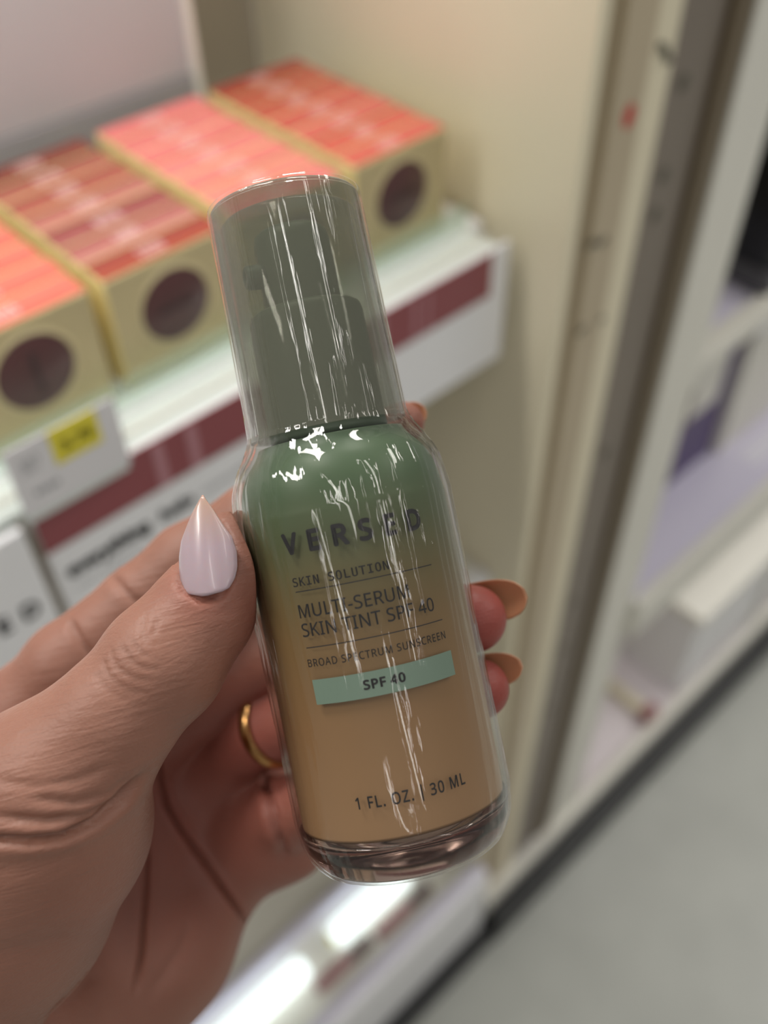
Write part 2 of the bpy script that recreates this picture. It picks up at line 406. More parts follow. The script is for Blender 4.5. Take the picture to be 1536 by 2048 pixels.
deck = empty('base_deck', (0.0, 0.28, 0.0))
def dk(o, p=None): o.parent = deck; o.matrix_parent_inverse = Matrix.Translation((0.0, -0.28, 0.0)); return o
dk(box('deck_board', -0.6, 0.424, 0.310, 0.598, 0.20, 0.215, M['warmwhite'], None, 0.001))
dk(box('front_panel', -0.6, 0.428, 0.282, 0.309, 0.055, 0.236, M['white'], None, 0.006))
dk(box('lilac_edge', -0.6, 0.424, 0.290, 0.302, 0.236, 0.246, M['lilac'], None, 0.002))
dk(box('rear_rail', -0.6, 0.424, 0.392, 0.404, 0.216, 0.246, M['lilac'], None, 0.002))
dk(box('kick_plate', -0.6, 0.436, 0.264, 0.300, 0.0, 0.054, M['black'], None, 0.003))
tag(deck, 'white base deck with black kick plate below the bottle', 'base deck')
tube_prof = [(0.0001, 0.0), (0.010, 0.001), (0.0135, 0.004), (0.0145, 0.009)]
def tube(x0, x1, label):
    L_ = x1 - x0
    e = empty('light_tube', (x0, 0.362, 0.2305)); e.rotation_euler = (0, math.pi / 2, 0)
    link('tube', lathe_mesh('tube', tube_prof + [(0.0145, L_ - 0.009)] + [(r, L_ - z) for r, z in reversed(tube_prof[:-1])], 32), M['tube'], e, True)
    c = link('end_cap', lathe_mesh('end_cap', [(0.0001, -0.004), (0.006, -0.004), (0.007, -0.001), (0.007, 0.002)], 24), M['yellow'], e, True)
    tag(e, label, 'light tube', 'glowing tubes on the base deck')
tube(-0.05, 0.183, 'glowing white tube on the base deck near the wrist')
tube(0.226, 0.352, 'glowing white tube on the base deck below the bottle')
def slim(name, x0, x1, y, z, m, label, cat):
    e = empty(name, (x0, y, z)); e.rotation_euler = (0, math.pi / 2, 0); L_ = x1 - x0
    link('barrel', lathe_mesh('barrel', [(0.0001, 0), (0.007, 0.001), (0.0075, 0.004), (0.0075, L_ * .62), (0.0068, L_ * .63)], 24), m, e, True)
    link('cap', lathe_mesh('cap', [(0.0068, L_ * .632), (0.0078, L_ * .64), (0.0078, L_ - .003), (0.006, L_), (0.0001, L_)], 24), M['swatch'], e, True)
    tag(e, label, cat)
slim('lip_crayon', 0.175, 0.262, 0.333, 0.2230, M['rosegold'], 'dusky rose stick lying in front of the glowing tubes, nearer the wrist', 'makeup stick')
slim('lip_crayon', 0.270, 0.362, 0.329, 0.2230, M['rosegold'], 'dusky rose stick lying under the bottle base beside the partition', 'makeup stick')

# ------------------------------------------------------------------ neighbouring bay
nb = empty('neighbour_deck', (1.2, 0.28, 0.0))
def nbp(o): o.parent = nb; o.matrix_parent_inverse = Matrix.Translation((-1.2, -0.28, 0.0)); return o
nbp(box('deck_board', 0.437, 2.4, 0.302, 0.598, 0.09, 0.105, M['pinkwhite'], None, 0.001))
nbp(box('front_edge', 0.437, 2.4, 0.284, 0.301, 0.060, 0.118, M['warmwhite'], None, 0.003))
nbp(box('kick_plate', 0.437, 2.4, 0.262, 0.2835, 0.0, 0.088, M['black'], None, 0.003))
tag(nb, 'low base of the neighbouring bay with black kick plate', 'base deck')
ns = empty('neighbour_shelf', (1.2, 0.29, 0.6))
def nsp(o): o.parent = ns; o.matrix_parent_inverse = Matrix.Translation((-1.2, -0.29, -0.6)); return o
nsp(box('shelf_board', 0.64, 2.2, 0.300, 0.598, 0.585, 0.60, M['lilac'], None, 0.001))
nsp(box('front_edge', 0.64, 2.2, 0.285, 0.299, 0.545, 0.603, M['warmwhite'], None, 0.002))
for z in (0.362, 0.372, 0.382):
    nsp(box('rib', 0.93, 1.05, z - .04, z - .036, 0.6002, 0.603, M['white'], None, 0.0006))
nl = area_lamp('neighbour_fill_light', (1.15, 0.33, 0.5845), 0.9, 0.014, 0.35)  # fill light added under this shelf to brighten the white bin
tag(ns, 'lilac white shelf carrying the purple carton', 'shelf')
nu = empty('neighbour_upper_shelf', (1.2, 0.29, 0.93))
def nup(o): o.parent = nu; o.matrix_parent_inverse = Matrix.Translation((-1.2, -0.29, -0.93)); return o
nup(box('shelf_board', 0.64, 2.2, 0.325, 0.598, 0.905, 0.925, M['lilac'], None, 0.001))
nup(box('front_edge', 0.64, 2.2, 0.303, 0.324, 0.910, 0.930, M['warmwhite'], None, 0.002))
tag(nu, 'white upper shelf under the black display case', 'shelf')
pc = empty('purple_carton', (0.86, 0.40, 0.6002))
link('carton', box_mesh('carton', -0.085, 0.050, -0.022, 0.03, 0, 0.192, 0.002), M['purple'], pc)
link('white_label', box_mesh('white_label', -0.083, 0.020, -0.0232, -0.0222, 0.108, 0.190, 0.0004), M['warmwhite'], pc)
link('grey_figure', box_mesh('grey_figure', -0.064, -0.042, -0.0240, -0.0233, 0.104, 0.160, 0.0003), M['greymetal'], pc)
tag(pc, 'dark purple carton with a pale label on the lilac shelf', 'carton')
wc = empty('white_carton', (1.035, 0.38, 0.6002))
link('carton', box_mesh('carton', -0.120, 0.22, -0.012, 0.06, 0, 0.215, 0.002), M['warmwhite'], wc)
link('lid_flap', box_mesh('lid_flap', -0.121, 0.221, -0.014, 0.061, 0.186, 0.218, 0.002), M['white'], wc)
tag(wc, 'plain white carton next to the purple carton', 'carton')
bc = empty('black_display_case', (0.84, 0.335, 0.9305))
link('case_body', box_mesh('case_body', -0.06, 0.35, -0.012, 0.14, 0.0, 0.40, 0.004), M['gloss_black'], bc)
link('case_plinth', box_mesh('case_plinth', -0.065, 0.355, -0.020, 0.145, 0.0, 0.022, 0.003), mat('smoky_acrylic', (78, 78, 82), 0.2), bc)
link('tester', lathe_mesh('tester', [(0.0001, 0.0), (0.007, 0.0), (0.0075, 0.002), (0.0075, 0.03), (0.005, 0.034), (0.0001, 0.034)], 24), M['rosegold'], bc, True).location = (-0.025, -0.0165, 0.0225)
tag(bc, 'black display case on the upper shelf of the next bay', 'display case')
wb = empty('storage_bin', (1.10, 0.36, 0.1052))
link('bin_body', box_mesh('bin_body', -0.19, 0.30, -0.052, 0.10, 0, 0.185, 0.006), M['white'], wb)
link('bin_lid', box_mesh('bin_lid', -0.195, 0.305, -0.057, 0.105, 0.186, 0.205, 0.005), M['warmwhite'], wb)
link('bin_divider', box_mesh('bin_divider', 0.03, 0.036, -0.0585, -0.0525, 0.0, 0.184, 0.001), M['warmwhite'], wb)
tag(wb, 'large white lidded bin on the low base', 'bin')
slat = empty('divider_rail', (0.84, 0.33, 0.1052))
link('rail', box_mesh('rail', -0.008, 0.008, -0.026, 0.2, 0, 0.022, 0.002), M['cream'], slat)
link('rail_foot', box_mesh('rail_foot', -0.014, 0.014, -0.028, -0.01, 0, 0.03, 0.002), M['rosegold'], slat)
tag(slat, 'cream divider rail on the low base beside the white bin', 'divider')
gb = empty('grey_holder', (0.775, 0.38, 0.1052))
link('holder', box_mesh('holder', -0.02, 0.02, -0.01, 0.03, 0, 0.10, 0.004), M['greymetal'], gb)
link('holder_clip', box_mesh('holder_clip', -0.012, 0.012, -0.013, -0.0105, 0.05, 0.09, 0.001), M['black'], gb)
tag(gb, 'small grey holder standing on the low base near the upright', 'holder')

# ------------------------------------------------------------------ the bottle
KPX = 0.152 / 1900.0
TILT = math.radians(11.25)
ux, uy = math.sin(TILT), math.cos(TILT)
bpx = (567 + 1312 * ux, 408 + 1312 * uy)
bc_cam = np.array([(bpx[0] - 768) * KPX, (bpx[1] - 1024) * KPX, 0.152])
up_w = MW @ np.array([-ux, -uy, 0]); rt_w = MW @ np.array([uy, -ux, 0]); bk_w = MW @ np.array([0, 0, 1.0])
bpos = w(bc_cam)
bottle = empty('serum_bottle')
bmx = Matrix.Identity(4)
for i in range(3):
    bmx[i][0] = rt_w[i]; bmx[i][1] = bk_w[i]; bmx[i][2] = up_w[i]; bmx[i][3] = bpos[i]
bottle.matrix_world = bmx
mm = 0.001
OUTER = [(14.6, 0.9), (16.2, 3.4), (16.9, 6.5), (17.1, 10), (17.1, 30), (17.1, 52.5), (16.95, 57), (16.35, 60.8), (15.0, 63.8), (13.2, 66.2), (12.4, 67.6)]
BASE = [(0.01, 1.6), (7.0, 1.0), (10.5, 0.1), (12.6, 0.0), (14.6, 0.9), (16.2, 3.4), (16.9, 6.5)]
CAPP = [(12.55, 68.0), (12.5, 70.5), (12.3, 85), (12.08, 102), (11.98, 104.2), (11.6, 104.9), (10.5, 105.05), (5, 105.1), (0.01, 105.1)]
sc = lambda pr, dr=0.0, dz=0.0: [((r + dr) * mm if r > 0.1 else 0.00001, (z + dz) * mm) for r, z in pr]

glass_m = clear_mat('bottle_glass', (0.93, 0.94, 0.91), 0.02, 1.35)
link('glass_body', lathe_mesh('glass_body', sc(smooth_prof(OUTER[2:], 6)), 96), glass_m, bottle, True)
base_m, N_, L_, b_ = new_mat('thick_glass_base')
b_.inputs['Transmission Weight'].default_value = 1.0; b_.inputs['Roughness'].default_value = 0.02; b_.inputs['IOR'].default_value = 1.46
b_.inputs['Base Color'].default_value = (0.50, 0.33, 0.28, 1)  # clear glass; reddish-brown tint stands in for the hand reflected in it
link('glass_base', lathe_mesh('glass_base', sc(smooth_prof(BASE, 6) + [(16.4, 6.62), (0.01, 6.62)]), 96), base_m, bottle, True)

# serum seen through the clear bottle: green tinted coat on the shoulder fading into the tan tint below
sm, N_, L_, b_ = new_mat('green_to_tan_serum')
b_.inputs['Roughness'].default_value = 0.4; b_.inputs['Specular IOR Level'].default_value = 0.3
tc = N_.new('ShaderNodeTexCoord'); sx = N_.new('ShaderNodeSeparateXYZ'); cr = N_.new('ShaderNodeValToRGB'); mr = N_.new('ShaderNodeMapRange')
nz = N_.new('ShaderNodeTexNoise'); nz.inputs['Scale'].default_value = 1.0; nz.inputs['Detail'].default_value = 2
mp = N_.new('ShaderNodeMapping'); mp.inputs['Scale'].default_value = (230, 230, 12)  # stretched noise paints vertical streaks in place of refraction through the glass
ad = N_.new('ShaderNodeMath'); ad.operation = 'MULTIPLY_ADD'; ad.inputs[1].default_value = 0.004
mr.inputs['From Min'].default_value = 0.0085; mr.inputs['From Max'].default_value = 0.0685
L_.new(tc.outputs['Object'], sx.inputs[0]); L_.new(tc.outputs['Object'], mp.inputs[0]); L_.new(mp.outputs[0], nz.inputs['Vector'])
L_.new(nz.outputs['Fac'], ad.inputs[0]); L_.new(sx.outputs['Z'], ad.inputs[2]); L_.new(ad.outputs[0], mr.inputs['Value']); L_.new(mr.outputs[0], cr.inputs[0])
els = cr.color_ramp.elements
stops = [(0.0, (154, 119, 88)), (0.30, (142, 108, 76)), (0.52, (124, 99, 67)), (0.64, (106, 94, 64)), (0.76, (86, 92, 66)), (0.88, (76, 94, 70)), (1.0, (76, 94, 74))]
els[0].position = stops[0][0]; els[0].color = (*lin(stops[0][1]), 1); els[1].position = 1.0; els[1].color = (*lin(stops[-1][1]), 1)
for p_, c_ in stops[1:-1]:
    e_ = els.new(p_); e_.color = (*lin(c_), 1)
L_.new(cr.outputs[0], b_.inputs['Base Color'])
INNER = [(0.01, 6.9), (14.6, 6.9), (15.9, 7.6), (16.25, 9.2), (16.3, 30), (16.3, 52.3), (16.1, 56.6), (15.5, 60.2), (14.2, 63.0), (12.4, 65.2), (11.6, 66.6), (0.01, 66.8)]
link('serum', lathe_mesh('serum', sc(INNER[:2] + smooth_prof(INNER[1:-1], 5) + INNER[-1:]), 96), sm, bottle, True)

# clear cap: outer skin and inner skin closed into one wall
cap_m = clear_mat('smoky_clear_cap', (0.74, 0.75, 0.70), 0.03, 1.4, 0.32, (136, 136, 122), 0.25, (260, 260, 8), 1.0)
cap_prof = smooth_prof(CAPP[:6], 5) + CAPP[6:]
cap_in = [(0.01, 102.6), (10.2, 102.6), (10.75, 102.0), (11.3, 70), (11.35, 68.0)]
link('cap', lathe_mesh('cap', sc(list(reversed(cap_in)) [:0] + cap_prof), 96), cap_m, bottle, True)
link('cap_lining', lathe_mesh('cap_lining', sc(cap_in), 96), clear_mat('cap_inner_skin', (0.86, 0.87, 0.83), 0.05, 1.35, 0.10, (150, 146, 128)), bottle, True)

pump_m = mat('sage_pump_plastic', (82, 96, 80), 0.4, 0.02, 60.0)
link('pump_collar', lathe_mesh('pump_collar', sc([(0.01, 67.0), (9.4, 67.0), (9.5, 67.6), (9.4, 70), (9.15, 86.2), (8.9, 87.2), (8.2, 87.7), (0.01, 87.8)]), 64), pump_m, bottle, True)
act = link('pump_actuator', lathe_mesh('pump_actuator', sc([(6.2, 87.8), (6.25, 88.4), (6.1, 98.4), (5.8, 99.8), (5.0, 100.5), (3.0, 100.7), (0.01, 100.6)]), 64), pump_m, bottle, True)
nozzle = link('nozzle', lathe_mesh('nozzle', sc([(2.0, 0), (1.9, 2.6), (1.6, 3.0), (0.9, 3.0), (0.85, 2.0), (0.01, 2.0)]), 32), mat('nozzle_sage', (78, 92, 84), 0.4), act, True)
nozzle.location = (-0.0052, -0.0025, 0.0935); nozzle.rotation_euler = (0, -math.pi / 2, 0.35)

# printed lettering wrapped round the glass
RT = 17.18 * mm
def wrap(name, v, f, x0, x1, z0, h, m, r=RT, parent=bottle):
    out = []
    for a, b in v:
        th = (x0 + a * (x1 - x0)) * mm / (17.1 * mm)
        out.append((r * math.sin(th), -r * math.cos(th), (z0 + b * h) * mm))
    return link(name, pymesh(name, out, f), m, parent)
def wtext(s, x0, x1, z0, h, spacing=1.0, bold=0.0, font='sans'):
    v, f = text_geo(s, spacing, bold, font); return wrap('lettering', v, f, x0, x1, z0, h, M['ink'])
def wstrip(name, x0, x1, z0, h, m, n=40, r=RT):
    v = [(i / n, j) for i in range(n + 1) for j in (0, 1)]
    return wrap(name, v, [(2 * i, 2 * i + 2, 2 * i + 3, 2 * i + 1) for i in range(n)], x0, x1, z0, h, m, r)
wtext('VERSED', -9.65, 12.1, 50.0, 3.2, 1.55, 0.032)
wtext('SKIN SOLUTION', -9.15, 5.4, 45.35, 1.3, 1.1, 0.012, 'mono')
wstrip('rule_line', -9.0, 12.5, 44.52, 0.15, M['ink'])
wtext('MULTI-SERUM', -9.1, 7.7, 40.75, 1.95, 1.02, 0.006)
wtext('SKIN TINT SPF 40', -9.2, 11.4, 38.0, 1.95, 1.02, 0.006)
wstrip('rule_line', -9.05, 12.5, 36.32, 0.15, M['ink'])
wtext('BROAD SPECTRUM SUNSCREEN', -9.3, 12.45, 33.6, 1.12, 1.1, 0.008)
wstrip('label_band', -9.2, 13.0, 28.05, 3.65, mat('sage_band', (106, 126, 111), 0.45, 0.06, 120.0), r=17.14 * mm)
wtext('SPF 40', -1.55, 4.62, 29.2, 1.42, 1.08, 0.03)
wtext('1 FL. OZ. | 30 ML', -6.05, 10.75, 12.45, 1.75, 1.12, 0.014)

# shrink film over everything, wrinkled along the bottle
def film_mesh():
    prof = [(0.01, 0.9), (7.0, 0.5), (10.5, -0.3), (12.8, -0.35), (14.9, 0.6), (16.5, 3.3), (17.2, 6.5), (17.45, 10), (17.45, 30), (17.45, 52.5), (17.3, 57), (16.7, 61.0), (15.3, 64.2),
            (13.6, 66.9), (13.0, 68.4), (12.85, 70.5), (12.65, 85), (12.45, 102), (12.35, 104.5), (12.0, 105.3)]
    pr = smooth_prof(prof, 12)
    seg = 220
    v, f = [], []
    rng = np.random.RandomState(3)
    ridges = [(rng.uniform(0, 2 * math.pi), rng.uniform(0.012, 0.035), rng.uniform(6, 70), rng.uniform(66, 106), rng.uniform(-0.004, 0.004)) for _ in range(26)]
    ridges += [(math.radians(q) % (2 * math.pi), rng.uniform(0.006, 0.014), rng.uniform(5, 22), rng.uniform(50, 64), rng.uniform(-0.0015, 0.0015)) for q in (33, 41, 47, 52, 57, 63, 68, -40, -48, -56, -66, 8, -14)]
    for r, z in pr:
        for k in range(seg):
            a = 2 * math.pi * k / seg
            n1 = mnoise.noise(Vector((math.sin(a) * 5.0, math.cos(a) * 5.0, z * 0.03)))
            n2 = mnoise.noise(Vector((math.sin(a) * 17.0, math.cos(a) * 17.0, z * 0.12 + 5)))
            sh = math.exp(-((z - 63) / 6.0) ** 2) + 0.8 * math.exp(-((z - 6) / 5.0) ** 2)
            n3 = mnoise.noise(Vector((math.sin(a) * 9.0, math.cos(a) * 9.0, z * 0.35)))
            tw = (a + math.pi) % (2 * math.pi) - math.pi
            cr_ = math.exp(-((tw - 0.24) / 0.13) ** 2 - ((z - 21) / 7.0) ** 2) + 0.8 * math.exp(-((tw - 0.12) / 0.25) ** 2 - ((z - 8.5) / 3.0) ** 2) + 0.6 * math.exp(-((tw + 0.12) / 0.10) ** 2 - ((z - 38) / 6.0) ** 2)
            n4 = mnoise.noise(Vector((math.sin(a) * 30.0, math.cos(a) * 30.0, z * 0.8))) if cr_ > 0.02 else 0.0
            d = 0.12 * cr_ * n4 + 0.10 * n1 + 0.05 * n2 + sh * 0.22 * n3
            for ra, rw, z0, z1, sl in ridges:
                da = (a - ra - sl * (z - 50) + math.pi) % (2 * math.pi) - math.pi
                if abs(da) < 4 * rw:
                    env = 1.0 / (1 + math.exp(-(z - z0) / 1.5)) / (1 + math.exp((z - z1) / 1.5))
                    d += 0.20 * env * math.exp(-(da / rw) ** 2)
            rr = max(r + max(d, -0.12), 0.01) * mm if r > 1 else r * mm
            v.append((rr * math.sin(a), -rr * math.cos(a), z * mm))
    for i in range(len(pr) - 1):
        for k in range(seg):
            k2 = (k + 1) % seg
            f.append((i * seg + k, i * seg + k2, (i + 1) * seg + k2, (i + 1) * seg + k))
    return pymesh('shrink_film', v, f)
film_m = clear_mat('shrink_film', (0.97, 0.97, 0.96), 0.045, 1.42, 0.0, bump=0.38, stretch=(420, 420, 40), bscale=1.0)
fo = link('shrink_film', film_mesh(), film_m, bottle, True); fo['label'] = 'crinkled clear shrink film'
tag(bottle, 'small clear bottle of green to tan skin tint in shrink film, held in the hand', 'bottle')

# ------------------------------------------------------------------ the hand
def chain(pts): return [(cpt(x, y, d) * 1000.0, r) for x, y, d, r in pts]
THUMB = chain([(461, 1078, .1475, 4.3), (455, 1142, .1465, 6.2), (402, 1228, .1445, 7.5), (325, 1325, .1425, 8.8), (225, 1440, .1415, 8.9), (110, 1570, .1430, 11.3)])
THENAR = chain([(110, 1575, .1435, 11.0), (75, 1650, .150, 16.4), (-10, 1800, .157, 18.0), (-150, 2000, .170, 20.0)])
INDEX = chain([(50, 1450, .1925, 10.8), (140, 1335, .190, 9.2), (280, 1213, .192, 8.2), (378, 1128, .192, 8.0), (510, 1043, .190, 7.6), (650, 950, .186, 6.9), (806, 846, .178, 4.0)])
MIDDLE = chain([(270, 1480, .212, 10.0), (400, 1390, .208, 8.8), (560, 1300, .200, 8.1), (740, 1250, .188, 7.5), (850, 1235, .178, 7.0), (945, 1238, .166, 5.9)])
RINGF = chain([(430, 1500, .222, 9.5), (545, 1452, .203, 7.6), (650, 1420, .193, 7.4), (850, 1385, .177, 6.6), (958, 1378, .165, 5.2)])
PINKY = chain([(500, 1650, .224, 9.0), (590, 1622, .206, 7.7), (720, 1590, .190, 6.8), (850, 1570, .181, 5.4)])
PALM = [chain([(60, 1450, .195, 11.5), (-60, 1850, .187, 14.0)]), chain([(250, 1485, .216, 11.0), (30, 1900, .202, 15.0)]),
        chain([(370, 1540, .224, 11.0), (120, 1980, .208, 15.0)]), chain([(478, 1672, .228, 10.5), (330, 1900, .217, 14.2), (160, 2120, .212, 15.5)]),
        chain([(500, 1500, .223, 8.0), (540, 1600, .226, 9.0), (560, 1680, .221, 7.6)]), chain([(430, 1470, .222, 9.5), (470, 1640, .228, 11.0)]), chain([(590, 1694, .215, 6.4), (478, 1690, .226, 10.5)]),
        chain([(30, 2050, .198, 20.0), (-150, 2600, .200, 25.0), (-200, 2750, .203, 26.0)]), chain([(130, 2080, .206, 17.0), (-20, 2600, .208, 22.0), (-70, 2750, .210, 23.0)])]

def rcone(p, a, ra, b, rb):
    ba = b - a; l2 = ba @ ba; rr = ra - rb; a2 = l2 - rr * rr; il2 = 1.0 / l2
    pa2 = PP_[0] - 2 * (p @ a) + a @ a; y = p @ ba - a @ ba; z = y - l2
    x2 = np.maximum(l2 * (l2 * pa2 - y * y), 0.0)
    y2 = y * y * l2; z2 = z * z * l2
    k = np.sign(rr) * rr * rr * x2
    d = (np.sqrt(x2 * a2 * il2) + y * rr) * il2 - ra
    c1 = np.sign(z) * a2 * z2 > k
    c2 = (~c1) & (np.sign(y) * a2 * y2 < k)
    d = np.where(c1, np.sqrt(x2 + z2) * il2 - rb, d)
    d = np.where(c2, np.sqrt(x2 + y2) * il2 - ra, d)
    return d
def smin(a, b, k):
    h = np.maximum(k - np.abs(a - b), 0.0) / k
    return np.minimum(a, b) - h * h * k * 0.25
def chain_sdf(p, ch, k=1.2):
    d = None
    for (a, ra), (b, rb) in zip(ch[:-1], ch[1:]):
        e = rcone(p, a, ra, b, rb); d = e if d is None else smin(d, e, k)
    return d
PP_ = [None]
def hand_sdf(p):
    PP_[0] = (p * p).sum(1)
    fingers = None
    for c in (INDEX, MIDDLE, RINGF, PINKY):
        e = chain_sdf(p, c, 2.0); fingers = e if fingers is None else smin(fingers, e, 0.9)
    palm = None
    for c in PALM:
        e = chain_sdf(p, c, 6.0); palm = e if palm is None else smin(palm, e, 8.0)
    th = smin(chain_sdf(p, THUMB, 3.0), chain_sdf(p, THENAR, 6.0), 8.0)
    return smin(smin(palm, fingers, 5.0), th, 6.0)

def mesh_sdf(fn, lo, hi, h, B=8):
    n = [int(math.ceil((hi[i] - lo[i]) / h / B)) * B for i in range(3)]
    nb = [q // B for q in n]
    S = np.full((n[0] + 1, n[1] + 1, n[2] + 1), 9.0, np.float32)
    bi = np.stack(np.meshgrid(*[np.arange(q) for q in nb], indexing='ij'), -1).reshape(-1, 3)
    cen = lo + (bi * B + B / 2) * h
    d = np.concatenate([fn(c) for c in np.array_split(cen, 20)])
    R = B * h * 0.87 + 1.0
    ins = bi[d < -R]
    for b in ins:
        S[b[0] * B:b[0] * B + B + 1, b[1] * B:b[1] * B + B + 1, b[2] * B:b[2] * B + B + 1] = -9.0
    act = bi[np.abs(d) <= R]
    loc = np.stack(np.meshgrid(*[np.arange(B + 1)] * 3, indexing='ij'), -1).reshape(-1, 3)
    for ch in np.array_split(act, max(1, len(act) // 300)):
        idx = (ch[:, None, :] * B + loc[None]).reshape(-1, 3)
        S[idx[:, 0], idx[:, 1], idx[:, 2]] = fn(lo + idx * h)
    neg = S < 0
    c = np.zeros(tuple(np.array(S.shape) - 1), np.int8)
    for i in (0, 1):
        for j in (0, 1):
            for k in (0, 1):
                c += neg[i:i + c.shape[0], j:j + c.shape[1], k:k + c.shape[2]]
    cells = np.argwhere((c > 0) & (c < 8))
    vid = np.full(c.shape, -1, np.int32); vid[tuple(cells.T)] = np.arange(len(cells))
    acc = np.zeros((len(cells), 3)); cnt = np.zeros(len(cells))
    cor = [(i, j, k) for i in (0, 1) for j in (0, 1) for k in (0, 1)]
    for a in cor:
        for ax in range(3):
            if a[ax] == 0:
                b = list(a); b[ax] = 1
                va = S[tuple((cells + a).T)]; vb = S[tuple((cells + b).T)]
                m = (va < 0) != (vb < 0)
                t = np.where(m, va / np.where(m, va - vb, 1), 0)
                p = np.tile(np.array(a, float), (len(cells), 1)); p[:, ax] += t
                acc[m] += p[m]; cnt[m] += 1
    V = lo + (cells + acc / cnt[:, None]) * h
    faces = []
    for ax in range(3):
        o1, o2 = [(1, 2), (2, 0), (0, 1)][ax]
        sl0 = [slice(None)] * 3; sl1 = [slice(None)] * 3
        sl0[ax] = slice(0, -1); sl1[ax] = slice(1, None)
        ed = np.argwhere(neg[tuple(sl0)] != neg[tuple(sl1)])
        ok = (ed[:, o1] > 0) & (ed[:, o2] > 0) & (ed[:, o1] < c.shape[o1]) & (ed[:, o2] < c.shape[o2])
        ed = ed[ok]; fl = neg[tuple(ed.T)]
        q = []
        for d1, d2 in ((0, 0), (1, 0), (1, 1), (0, 1)):
            g = ed.copy(); g[:, o1] -= d1; g[:, o2] -= d2; q.append(vid[tuple(g.T)])
        q = np.stack(q, 1); q[~fl] = q[~fl][:, ::-1]; faces.append(q)
    Fq = np.concatenate(faces); Fq = Fq[(Fq >= 0).all(1)]
    return V, Fq

allp = np.array([np.concatenate([p, [r]]) for ch in [THUMB, THENAR, INDEX, MIDDLE, RINGF, PINKY] + PALM for p, r in ch])
lo = (allp[:, :3] - allp[:, 3:]).min(0) - 4; hi = (allp[:, :3] + allp[:, 3:]).max(0) + 4
HV, HF = mesh_sdf(hand_sdf, lo, hi, 0.45)
# keep the true surface: two Newton steps on the field, then its gradient as normal
def grad(p, e=0.15):
    g = np.stack([hand_sdf(p + np.eye(3)[i] * e) - hand_sdf(p - np.eye(3)[i] * e) for i in range(3)], 1)
    return g / np.maximum(np.linalg.norm(g, axis=1), 1e-9)[:, None]
GN = grad(HV)
HV = HV - GN * hand_sdf(HV)[:, None]
PX = np.stack([768 + F_PX * HV[:, 0] / HV[:, 2], 1024 + F_PX * HV[:, 1] / HV[:, 2]], 1)
facing = -(GN * (HV / np.linalg.norm(HV, axis=1)[:, None])).sum(1)
def poly_dist(P, line):
    best = np.full(len(P), 1e9)
    L = [np.array(q, float) for q in line]
    L2 = []
    for i in range(len(L) - 1):                   # soften corners
        L2 += [L[i], (L[i] + L[i + 1]) / 2]
    L2.append(L[-1])
    tt = np.zeros(len(P)); n = len(L2) - 1
    for i in range(n):
        a, b = L2[i], L2[i + 1]; ba = b - a
        t = np.clip(((P - a) @ ba) / (ba @ ba), 0, 1)
        d = np.linalg.norm(P - a - t[:, None] * ba, axis=1)
        u = (i + t) / n
        m = d < best; best[m] = d[m]; tt[m] = u[m]
    return best, tt
CREASES = [  # outline of the fold, depth, half width (mm), nearest and farthest distance of the surface (m)
    ([(292, 1520), (290, 1590), (287, 1648), (296, 1720), (292, 1800), (285, 1900), (270, 1985)], 1.6, 0.5, .168, .25),
    ([(312, 1500), (333, 1607), (362, 1657), (433, 1760), (510, 1865)], 1.9, 0.5, .168, .25),
    ([(-40, 1676), (0, 1680), (60, 1682), (120, 1675), (190, 1645), (245, 1603), (292, 1545)], 1.7, 0.6, .1, .166),
    ([(-20, 1632), (90, 1642), (170, 1632), (230, 1603), (270, 1560)], 0.8, 0.6, .1, .166),
    ([(60, 1596), (150, 1606), (220, 1588), (262, 1548)], 0.5, 0.6, .1, .166),
    ([(-20, 1560), (70, 1572), (150, 1562), (215, 1535)], 0.22, 0.7, .1, .166),
    ([(-20, 1740), (80, 1732), (170, 1705)], 0.30, 1.4, .1, .166),
    ([(-20, 1905), (60, 1900), (140, 1870)], 0.40, 1.6, .1, .18),
    ([(221, 1300), (233, 1336), (267, 1357), (304, 1360)], 0.18, 0.34, .1, .15),
    ([(243, 1290), (262, 1323), (292, 1338), (322, 1338)], 0.18, 0.32, .1, .15),
    ([(262, 1276), (278, 1304), (306, 1318)], 0.16, 0.3, .1, .15),
    ([(290, 1232), (284, 1262), (292, 1290)], 0.18, 0.34, .1, .15),
    ([(312, 1240), (308, 1270)], 0.22, 0.34, .1, .15),
    ([(205, 1318), (218, 1352), (250, 1380), (300, 1388)], 0.15, 0.42, .1, .15),
    ([(190, 1345), (214, 1380), (262, 1404)], 0.15, 0.6, .1, .15),
    ([(140, 1240), (150, 1262), (166, 1288), (190, 1318), (215, 1340)], 0.7, 0.8, .165, .21),
    ([(222, 1150), (236, 1166), (255, 1188), (282, 1210), (310, 1232)], 0.6, 0.8, .165, .21),
    ([(352, 1148), (366, 1180), (402, 1203), (442, 1192), (468, 1150)], 0.45, 0.45, .1, .15),
    ([(526, 1538), (536, 1600), (548, 1655), (574, 1712)], 1.8, 0.8, .17, .25),
    ([(300, 1990), (360, 1900), (380, 1840)], 0.4, 1.2, .17, .25),
    ([(60, 2035), (140, 2000), (200, 1935)], 0.5, 1.2, .15, .25),
]
disp = np.zeros(len(HV))
bed = (facing > -0.2) & (HV[:, 2] < 152)                # nail bed sunk into the thumb tip
e_ = ((PX[:, 0] - 411) / 60.0) ** 2 + ((PX[:, 1] - 1118) / 80.0) ** 2
disp[bed] -= 1.5 * np.clip(1.25 - e_[bed], 0, 0.6)
